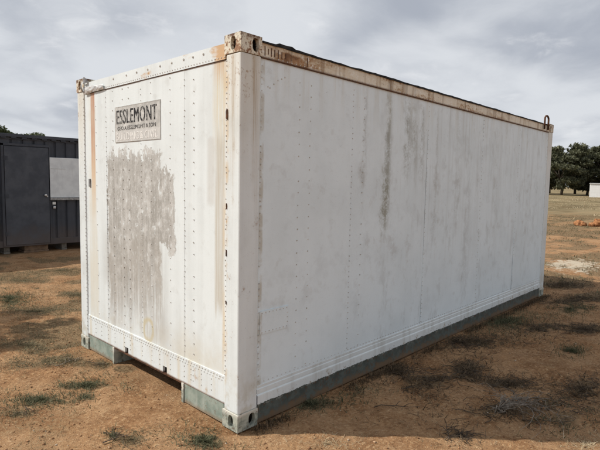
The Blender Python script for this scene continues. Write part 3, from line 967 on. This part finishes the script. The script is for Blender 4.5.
def crown_mesh(clumps, leaf, n_per, seed):
    rng = np.random.default_rng(seed)
    vs, rs = [], []
    for cx, cy, cz, rx, ry, rz, dens in clumps:
        n = int(n_per * dens)
        d = rng.normal(size=(n, 3)); d /= np.linalg.norm(d, axis=1)[:, None]
        rad = rng.random(n) ** .33
        lump = .75 + .5 * rng.random((9, 1)); ctr = rng.normal(size=(9, 3)); ctr /= np.linalg.norm(ctr, axis=1)[:, None]
        near = np.argmax(d @ ctr.T, 1)
        p = d * (rad * lump[near, 0])[:, None] * np.array([rx, ry, rz]) + np.array([cx, cy, cz])
        a = rng.normal(size=(n, 3)); a /= np.linalg.norm(a, axis=1)[:, None]
        b = np.cross(a, rng.normal(size=(n, 3))); b /= np.linalg.norm(b, axis=1)[:, None]
        s = leaf * (.6 + .8 * rng.random(n))[:, None]
        q = np.stack([p - a * s, p + b * s * .38, p + a * s, p - b * s * .38], 1)
        vs.append(q.reshape(-1, 3)); rs.append(np.repeat(np.clip(rng.normal(.4, .25, n) + (p[:, 2] - cz) / rz * .0, 0, 1), 4))
    v = np.concatenate(vs); r = np.concatenate(rs)
    f = np.arange(len(v)).reshape(-1, 4)
    return v, f, r


def tree(name, label, loc, h, clumps, trunks, leaf, n_per, seed, lm, group=None, rz=0):
    t = thing(name, label, 'tree', loc, rz, group)
    mb = MB()
    for pts, r0, r1 in trunks:
        mb.tube(pts, [r0 + (r1 - r0) * k / (len(pts) - 1) for k in range(len(pts))], 8)
    mb.build('trunk', M_bark, t, smooth=True)
    v, f, r = crown_mesh(clumps, leaf, n_per, seed)
    np_mesh('crown', v, f, lm, t, {'rnd': r})
    return t


def gum(h, w, seed, low=.28, n=26):
    """layered umbrella crown of flat clumps, forked trunk"""
    rs = random.Random(seed)
    cl, tr = [], []
    base = [(0, 0, -.1), (rs.uniform(-.2, .2), rs.uniform(-.2, .2), h * .16), (rs.uniform(-.4, .4), rs.uniform(-.4, .4), h * .32)]
    tr.append((base, .028 * h, .020 * h))
    for k in range(n):
        a = rs.uniform(0, 2 * math.pi)
        lev = rs.uniform(low, .93)
        rmax = w * (.5 + .5 * math.sin(min(1, (lev - low) / (.62 - low)) * 1.57)) if lev < .62 else w * math.sqrt(max(.08, 1 - ((lev - .62) / .42) ** 2))
        rr_ = rmax * math.sqrt(rs.random()) * .9
        sx = rs.uniform(.20, .36) * w
        c = (rr_ * math.cos(a), rr_ * math.sin(a), lev * h)
        cl.append((*c, sx, sx * rs.uniform(.8, 1.2), sx * rs.uniform(.34, .52), 1.25 * sx * sx / (.08 * w * w)))
        if k % 2 == 0:
            b = Vector(base[2]); e = Vector(c)
            m1 = b.lerp(e, .5) + Vector((0, 0, -.05 * h + rs.uniform(0, .06) * h))
            tr.append(([tuple(b - Vector((0, 0, .1))), tuple(m1), tuple(e)], .011 * h, .003 * h))
    return cl, tr


def ground_pt(az, dist):
    x, y = CAM.x + dist * math.cos(R(az)), CAM.y + dist * math.sin(R(az))
    return (x, y, gz(x, y) - .05)


far_spec = [(18.3, 117, 10.6, 5.2, 'dark flat-topped gum tree half hidden by the far end of the white container'),
            (15.8, 114, 10.3, 5.0, 'dark broad gum tree with a flat top between the white container and the white shed'),
            (13.55, 120, 9.5, 3.6, 'shorter dark gum tree standing right behind the edge of the white shed'),
            (11.7, 118, 10.9, 4.6, 'tall dark gum tree rising behind the middle of the white shed'),
            (16.9, 136, 10.6, 4.8, 'dark gum tree in the back row between the container end and the broad tree'),
            (14.6, 138, 11.0, 4.6, 'dark gum tree in the back row behind the shorter tree by the shed'),
            (20.8, 122, 10.8, 5.0, 'dark gum tree hidden behind the far end of the white container'),
            (9.2, 124, 10.5, 4.8, 'dark gum tree standing beyond the far side of the white shed')]
for k, (az, dist, h, w, lab) in enumerate(far_spec):
    cl, tr = gum(h, w * 1.12, 40 + k, .15, 36)
    tree('gum_tree', lab, ground_pt(az, dist), h, cl, tr, .34, 210, 90 + k, M_leaf, 'gum trees along the far edge of the paddock')
for k, (az, dist, h, w, lab) in enumerate([(74.1, 62, 7.25, 2.5, 'tallest rounded green tree top showing above the roof of the charcoal container'),
                                          (75.9, 60, 6.8, 2.4, 'lower green tree behind the charcoal container next to the tallest one'),
                                          (72.4, 66, 7.0, 2.4, 'green tree behind the charcoal container, second from the white container'),
                                          (70.8, 68, 6.6, 2.4, 'low green tree behind the charcoal container, closest to the white container'),
                                          (78.2, 63, 7.2, 2.6, 'green tree behind the charcoal container, farthest from the white container')]):
    cl, tr = gum(h, w, 60 + k, .2, 60)
    tree('green_tree', lab, ground_pt(az, dist), h, cl, tr, .15, 190, 130 + k, M_leaf2, 'green trees behind the charcoal container')

# the thin tree whose shade falls on the sand beside the white container
cl, tr = [], []
cot = math.cos(SUN_EL) / math.sin(SUN_EL)
ux, uy = math.cos(SUN_AZ) * cot, math.sin(SUN_AZ) * cot
tb = Vector((-3.75, 7.75, 0))
for (sx, sy, hgt, r) in ((-.35, 3.55, 3.7, .34), (-.75, 3.15, 3.9, .30), (-.55, 2.95, 4.6, .22), (-.1, 4.1, 3.6, .30), (-.9, 3.9, 4.1, .42), (-1.3, 3.4, 4.4, .45), (-1.5, 4.2, 4.8, .5), (-.6, 4.6, 4.3, .35), (-1.2, 4.9, 4.0, .5), (.15, 3.45, 4.3, .20), (-.2, 3.15, 3.5, .20), (-1.9, 3.6, 5.0, .5), (-1.0, 2.75, 4.0, .26)):
    c = Vector((sx + ux * hgt, sy + uy * hgt, hgt)) - tb
    cl.append((c.x, c.y, c.z, r, r, r * .55, r * r / .10))
    tr.append(([(0.02, -.02, 2.2), tuple(Vector((0, 0, 2.3)).lerp(c, .55) + Vector((0, 0, .15))), tuple(c)], .035, .01))
tr.append(([(0, 0, -.1), (.06, -.04, 1.2), (.0, 0, 2.4)], .12, .07))
tree('sapling', 'thin open gum sapling shading the sand beside the white container', (tb.x, tb.y, gz(tb.x, tb.y)), 5.2, cl, tr, .07, 230, 77, M_leaf2)

# ------------------------------------------------------------------ white shed by the far trees
M_shed = simple('bright_white_shed_sheet', (.80, .80, .79), (.74, .74, .73), 3, .5)
M_shedr = simple('pale_shed_roof', (.62, .63, .63), (.54, .55, .55), 3, .5)
p0 = ground_pt(13.32, 99)
shed = thing('white_shed', 'small bright white shed in front of the far gum trees', 'shed', p0, R(-76))
mb = MB()
for k in range(24): mb.box((k * .25, 0, 0), (k * .25 + .245, .03, 2.36)); 
for k in range(12): mb.box((0, .032 + k * .25, 0), (.03, .277 + k * .25, 2.36))
mb.box((5.95, .032, 0), (5.98, 3.0, 2.36)); mb.box((.032, 2.97, 0), (5.94, 3.0, 2.36))
mb.build('wall', M_shed, shed)
mb = MB(); mb.box((-.12, -.15, 2.365), (6.12, 3.15, 2.42)); mb.box((-.05, .1, 2.425), (6.05, 2.9, 2.48)); mb.build('roof', M_shedr, shed)
dd = MB().box((2.4, -.03, .05), (3.4, -.003, 2.1)).build('door', M_shedr, shed)
MB().box((3.25, -.06, 1.0), (3.3, -.032, 1.12)).build('handle', M_zinc, dd)

# ------------------------------------------------------------------ heaps of orange clay
M_clay, g = mat('orange_clay')
P = g.pos(); n = g.noise(P, 9, 5, .65)
g.out(g.mix(g.ss(n, .36, .64), (.23, .10, .045), (.44, .215, .10)), .95, bump=n, bstr=.8, bdist=.04, spec=.1)


def heap(name, label, cx, cy, lumps, seed):
    """a heap of broken clods, each a rough ball sunk into the next"""
    rng = np.random.default_rng(seed)
    vs, fs, base = [], [], 0
    for ox, oy, oz, r, fl in lumps:
        nu, nv = 26, 18
        v = []
        s = rng.integers(0, 7); sh_ = rng.random() * 50
        for b in range(nv + 1):
            for a in range(nu):
                th, ph = 2 * math.pi * a / nu, math.pi * b / nv
                dx_, dy_, dz_ = math.sin(ph) * math.cos(th), math.sin(ph) * math.sin(th), math.cos(ph)
                k = .55 + .9 * float(fbm(np.array([dx_ * 1.3 + dz_ + sh_]), np.array([dy_ * 1.3 - dz_ * .7 + sh_]), 2.6, 3, int(s))[0])
                v.append((ox + dx_ * r * k * 1.25, oy + dy_ * r * k, oz + dz_ * r * k * fl))
        f = [(base + b * nu + a, base + (b + 1) * nu + a, base + (b + 1) * nu + (a + 1) % nu, base + b * nu + (a + 1) % nu) for b in range(nv) for a in range(nu)]
        vs += v; fs += f; base += len(v)
    mb = MB(); z = gz(cx, cy)
    mb.v = vs; mb.f = fs
    o = mb.build(name, M_clay, None, smooth=True)
    o.location = (cx, cy, z)
    return tag(o, label, 'clay heap', 'orange clay heaps in the paddock')


heap('clay_heap', 'small low lump of orange clay on the paddock beside the larger heap', 22.0, 3.55, [(0, 0, .06, .20, .8), (.15, .12, .04, .13, .8), (-.1, -.16, .04, .14, .7)], 3)
heap('clay_heap', 'large broken heap of orange clay on the paddock', 22.2, 2.75, [(0, .10, .12, .22, .9), (.1, -.15, .30, .20, .8), (0, -.45, .32, .25, .7), (.2, -.85, .22, .30, .8), (-.2, .30, .05, .14, .7), (-.15, -.62, .06, .16, .7), (.0, -1.25, .16, .3, .8), (-.3, -.95, .04, .14, .8)], 4)

# ------------------------------------------------------------------ weeds, straw, pebbles, twigs
def blade_mat(name, a, b, tr):
    m, g = mat(name)
    r = g.attr('rnd')
    c = g.mix(r, a, b)
    g.out(c, .8, spec=.15, trans=g.mix(.5, c, tr))
    return m


def in_container(x, y): return ((x > -.01) & (x < LX + .01) & (y > -.01) & (y < WY + .01))


def blades(x, y, ln, wd, tilt, rng):
    """curved grass blades rooted at x, y; tilt 0 upright .. 1 lying"""
    n = len(x)
    az = rng.random(n) * 2 * np.pi
    el = (1 - tilt) * (np.pi / 2)
    el = np.clip(el + rng.normal(0, .22, n), .03, 1.5)
    dxy = np.stack([np.cos(az), np.sin(az)], 1)
    sd = np.stack([-dxy[:, 1], dxy[:, 0]], 1)
    z0 = gh(x, y) - .004
    h1, h2 = ln * .55, ln
    droop = .35
    p0 = np.stack([x, y, z0], 1)
    p1 = np.c_[np.stack([x, y], 1) + dxy * (h1 * np.cos(el))[:, None], z0 + h1 * np.sin(el) + .003]
    e2 = el - droop * rng.random(n)
    p2 = p1 + np.c_[dxy * ((h2 - h1) * np.cos(e2))[:, None], (h2 - h1) * np.sin(e2)]
    p2[:, 2] = np.maximum(p2[:, 2], z0 + .004)
    w3 = np.c_[sd * (wd * .5)[:, None], np.zeros(n)]
    v = np.stack([p0 - w3, p0 + w3, p1 - w3 * .8, p1 + w3 * .8, p2], 1).reshape(-1, 3)
    i = np.arange(n)[:, None] * 5
    f = np.concatenate([i + np.array([0, 1, 3]), i + np.array([0, 3, 2]), i + np.array([2, 3, 4])], 0)
    return v, f


def scatter_in_patches(kinds, per_m2, rng, spread=1.15):
    xs, ys = [], []
    for cx, cy, ux, uy, vx, vy, k in PATCH:
        if k not in kinds: continue
        area = abs(ux * vy - uy * vx) * math.pi
        n = int(min(area * per_m2, 9000)) + 20
        r = np.minimum(np.abs(rng.normal(0, .95, n)), 2.3) * spread; t = rng.random(n) * 2 * np.pi
        a, b = r * np.cos(t), r * np.sin(t)
        xs.append(cx + ux * a + vx * b); ys.append(cy + uy * a + vy * b)
    x, y = np.concatenate(xs), np.concatenate(ys)
    keep = (.55 * fbm(x, y, 3.3, 3, 3) + .45 * fbm(x, y, 11., 3, 6) + rng.random(len(x)) * .22 > .585) & ~in_container(x, y)
    return x[keep], y[keep]


def scatter_field(n, x0, x1, y0, y1, rng, thr, f=2.2, k=2):
    x = x0 + (x1 - x0) * rng.random(n); y = y0 + (y1 - y0) * rng.random(n)
    w = weed(x, y)
    keep = (w * .8 + .35 * (fbm(x, y, f * 2, 2, k) - .5) > thr * (.6 + .8 * rng.random(n))) & ~in_container(x, y)
    return x[keep], y[keep]


def stuff_blades(name, label, cat, sets, m, rng):
    vs, fs, rs, base = [], [], [], 0
    for x, y, ln, wd, tl in sets:
        n = len(x)
        if not n: continue
        v, f = blades(x, y, ln[0] + (ln[1] - ln[0]) * rng.random(n), wd[0] + (wd[1] - wd[0]) * rng.random(n), tl[0] + (tl[1] - tl[0]) * rng.random(n), rng)
        vs.append(v); fs.append(f + base); base += len(v)
        rs.append(np.repeat(rng.random(n), 5))
    o = np_mesh(name, np.concatenate(vs), np.concatenate(fs), m, None, {'rnd': np.concatenate(rs)})
    return tag(o, label, cat, kind='stuff')


rng = np.random.default_rng(21)
M_gg = blade_mat('green_weed_blades', (.035, .042, .020), (.19, .185, .11), (.12, .12, .05))
M_dg = blade_mat('dry_weed_blades', (.07, .060, .032), (.31, .255, .155), (.20, .16, .08))
M_wd = blade_mat('dead_weed_stalks', (.020, .014, .009), (.24, .17, .105), (.06, .04, .02))
M_st = blade_mat('pale_straw', (.36, .27, .155), (.60, .50, .34), (.4, .3, .2))

gp = scatter_in_patches('g', 30000, rng)
gf1 = scatter_field(26000, -3, 3.5, 1.5, 9.1, rng, .62)
gf2 = scatter_field(30000, 6.2, 26, -8, 8, rng, .66)
stuff_blades('green_weeds', 'low green weed tufts scattered over the sand', 'weeds', [(*gp, (.015, .055), (.0025, .0055), (.45, 1.0)), (*gf1, (.015, .045), (.003, .006), (.4, .98)), (*gf2, (.03, .08), (.006, .018), (.4, .98))], M_gg, rng)
dp = scatter_in_patches('d', 24000, rng, 1.25)
df1 = scatter_field(90000, -4, 4.5, 1.2, 9.1, rng, .48)
df2 = scatter_field(110000, 6.1, 30, -10, 10, rng, .50)
df3 = scatter_field(60000, -1.6, 1.0, -.2, 2.6, rng, .5)
stuff_blades('dry_weeds', 'short dry brown-green grass scattered over the sand', 'grass', [(*dp, (.012, .05), (.002, .005), (.6, 1.0)), (*df1, (.012, .04), (.002, .006), (.55, 1.0)), (*df2, (.03, .10), (.006, .018), (.5, 1.0)), (*df3, (.010, .035), (.0014, .0035), (.6, 1.0))], M_dg, rng)
wp = scatter_in_patches('w', 21000, rng, 1.2)
bl = 9000
bx_ = .1 + 6.2 * rng.random(bl); by_ = -.015 - np.abs(rng.normal(0, .05, bl))
bk = fbm(bx_, by_, 2.4, 3, 4) + .2 * rng.random(bl) > .56
wf = scatter_field(36000, .6, 8.5, -4.5, -.02, rng, .50)
stuff_blades('dead_weeds', 'dark dead weed stalks lying on the shaded sand', 'weeds', [(*wp, (.025, .11), (.0028, .006), (.8, 1.0)), (bx_[bk], by_[bk], (.015, .07), (.0025, .005), (.3, 1.0)), (*wf, (.02, .08), (.002, .0045), (.8, 1.0))], M_wd, rng)
# woody stalks lying in the dead weed patches
M_stk = simple('dark_woody_stalk', (.030, .021, .015), (.13, .095, .065), 25)
mb = MB(); rs = random.Random(31)
for cx, cy, ux, uy, vx, vy, k in PATCH:
    if k not in 'wd': continue
    cnt = int(min(70, 18 + 700 * abs(ux * vy - uy * vx))) if k == 'w' else 6
    for q in range(cnt):
        a_, b_ = rs.gauss(0, .6), rs.gauss(0, .6)
        x0, y0 = cx + ux * a_ + vx * b_, cy + uy * a_ + vy * b_
        th = rs.gauss(math.atan2(uy, ux), .7); L = rs.uniform(.05, .22); cv = rs.gauss(0, .8)
        pts = []
        for j in range(5):
            u = j / 4 - .5
            px, py = x0 + L * u * math.cos(th + cv * u), y0 + L * u * math.sin(th + cv * u)
            pts.append((px, py, gz(px, py) + .005 + rs.uniform(0, .018)))
        if any(-.03 < p[0] < LX + .03 and -.03 < p[1] < WY for p in pts): continue
        r = rs.uniform(.0012, .0028)
        mb.tube(pts, [r, r, r * .9, r * .7, r * .4], 4)
tag(mb.build('weed_stalks', M_stk), 'dark woody weed stalks lying in the dead weed patches', 'stalks', kind='stuff')
pp = scatter_in_patches('p', 16000, rng)
n = 22000
sx_, sy_ = -2 + 5 * rng.random(n), -2.2 + 5.5 * rng.random(n)
k = (fbm(sx_, sy_, 4., 3, 6) + .3 * rng.random(n) > .60) & ~in_container(sx_, sy_)
fx, fy = 26 + 70 * rng.random(60000), -30 + 80 * rng.random(60000)
kf = fbm(fx, fy, .25, 3, 5) > .47
ln_ = 26000
lx_, ly_ = -2.2 + 9 * rng.random(ln_), -2.4 + 8.5 * rng.random(ln_)
lk = (fbm(lx_, ly_, 2.1, 4, 1) + .30 * rng.random(ln_) > .66) & ~in_container(lx_, ly_)
stuff_blades('leaf_litter', 'small dark leaf and bark litter strewn over the sand', 'litter', [(lx_[lk], ly_[lk], (.006, .03), (.0018, .0045), (.9, 1.0))], M_dg, rng)
stuff_blades('pale_straw', 'pale dry straw littering the sand and the far paddock', 'straw', [(*pp, (.02, .06), (.002, .004), (.75, 1.0)), (sx_[k], sy_[k], (.006, .028), (.0009, .0022), (.93, 1.0)), (fx[kf], fy[kf], (.06, .18), (.02, .05), (.5, .95))], M_st, rng)

# pebbles and clods
n = 16000
x, y = -2.2 + 7 * rng.random(n) ** 1.1, -2.4 + 7.5 * rng.random(n)
k = ~in_container(x, y) & (fbm(x, y, 2.5, 3, 7) + .4 * rng.random(n) > .6)
x, y = x[k], y[k]; n = len(x)
s = .0024 + .0075 * rng.random(n) ** 4 + .0025 * rng.random(n) + .006 * (rng.random(n) > .985)
oc = np.array([[1, 0, 0], [0, 1, 0], [-1, 0, 0], [0, -1, 0], [0, 0, .8], [0, 0, -.8]])
of = np.array([[0, 1, 4], [1, 2, 4], [2, 3, 4], [3, 0, 4], [1, 0, 5], [2, 1, 5], [3, 2, 5], [0, 3, 5]])
ang = rng.random(n) * 6.28
ca, sa = np.cos(ang), np.sin(ang)
jit = 1 + rng.normal(0, .22, (n, 6, 3))
b = oc[None] * jit
v = np.stack([b[..., 0] * ca[:, None] - b[..., 1] * sa[:, None], b[..., 0] * sa[:, None] + b[..., 1] * ca[:, None], b[..., 2]], -1) * s[:, None, None] + np.stack([x, y, gh(x, y) + s * .25], 1)[:, None]
M_peb, g = mat('sand_clods')
r = g.attr('rnd')
g.out(g.mix(g.ss(r, .90, .99), g.mix(r, (.20, .105, .055), (.44, .26, .14)), (.50, .41, .31)), .95, spec=.1)
peb = np_mesh('pebbles', v.reshape(-1, 3), (np.arange(n)[:, None, None] * 6 + of[None]).reshape(-1, 3), M_peb, None, {'rnd': np.repeat(rng.random(n), 6)})
tag(peb, 'small clods and pebbles strewn over the red sand', 'pebbles', kind='stuff')

# dead uprooted bush: a pale root crown with long curved stems
M_twig = simple('bleached_dead_wood', (.11, .09, .07), (.33, .285, .235), 40)
bx, by = 1.61, -1.09
bush = thing('dead_bush', 'bleached dead uprooted bush lying in the container shade', 'dead bush', (bx, by, gz(bx, by)))
rs = random.Random(9)
mb = MB()
for k in range(9):
    a = rs.uniform(1.6, 4.2)
    mb.tube([(0, 0, .02), (.03 * math.cos(a), .03 * math.sin(a), .025 + rs.uniform(-.02, .03)), (.065 * math.cos(a + .3), .065 * math.sin(a + .3), rs.uniform(.0, .05))], [.007, .005, .002], 5)
mb.build('root_crown', M_twig, bush, smooth=True)
for k in range(34):
    a = R(-32) + rs.gauss(0, .42)
    L = rs.uniform(.16, .56)
    cv = rs.choice((-1, 1)) * abs(rs.gauss(1.3, .7))
    hgt = rs.uniform(.0, .09)
    pts = []
    for j in range(8):
        u = j / 7
        aa = a + cv * (u - .3)
        q = (L * u * math.cos(aa), L * u * math.sin(aa))
        pts.append((q[0], q[1], .018 + hgt * math.sin(u * 2.6) + rs.uniform(-.004, .004)))
    mb = MB()
    mb.tube(pts, [.0036 * (1 - .7 * j / 7) * (1.25 if k < 5 else .65) for j in range(8)], 5)
    for s_ in range(rs.randint(1, 3)):
        j = rs.randint(2, 5); p = Vector(pts[j]); a2 = a + rs.uniform(-1.3, 1.3); l2 = rs.uniform(.05, .16)
        mb.tube([tuple(p), tuple(p + Vector((math.cos(a2) * l2 * .5, math.sin(a2) * l2 * .5, .02))), tuple(p + Vector((math.cos(a2 + .4) * l2, math.sin(a2 + .4) * l2, .01)))], [.0022, .0017, .001], 4)
    mb.build('stem', M_twig, bush, smooth=True)

# loose twigs
M_twd = simple('dark_dead_twig', (.045, .03, .02), (.12, .085, .06), 30)
for k, (tx, ty, a, L, lab) in enumerate(((1.10, -.52, -.78, .34, 'long thin dark twig on the shaded sand by the container'), (1.02, -.98, .55, .22, 'forked dark twig lying near the edge of the shadow'), (1.10, -1.10, -.5, .20, 'short curved dark twig lying near the edge of the shadow'), (-.28, 2.02, .4, .30, 'thin pale curved twig on the litter beside the white container'), (-.62, .46, -.3, .16, 'short dark twig on the sunny sand before the white container'))):
    rs = random.Random(50 + k)
    pts = [(tx + L * u * math.cos(a + rs.uniform(-.25, .25) * u), ty + L * u * math.sin(a + rs.uniform(-.25, .25) * u)) for u in [j / 6 - .5 for j in range(7)]]
    mb = MB()
    P3 = [(px, py, gz(px, py) + .006 + .012 * rs.random()) for px, py in pts]
    mb.tube(P3, [.004 - .0004 * j for j in range(7)], 5)
    for j in (2, 3, 4):
        p = Vector(P3[j]); a2 = a + rs.choice((-1, 1)) * rs.uniform(.5, 1.0)
        mb.tube([tuple(p), tuple(p + Vector((math.cos(a2) * .05, math.sin(a2) * .05, .012))), tuple(p + Vector((math.cos(a2) * .09, math.sin(a2) * .09, .004)))], [.0025, .002, .001], 4)
    tag(mb.build('twig', M_twig if k == 3 else M_twd, None, smooth=True), lab, 'twig', 'loose twigs on the sand')
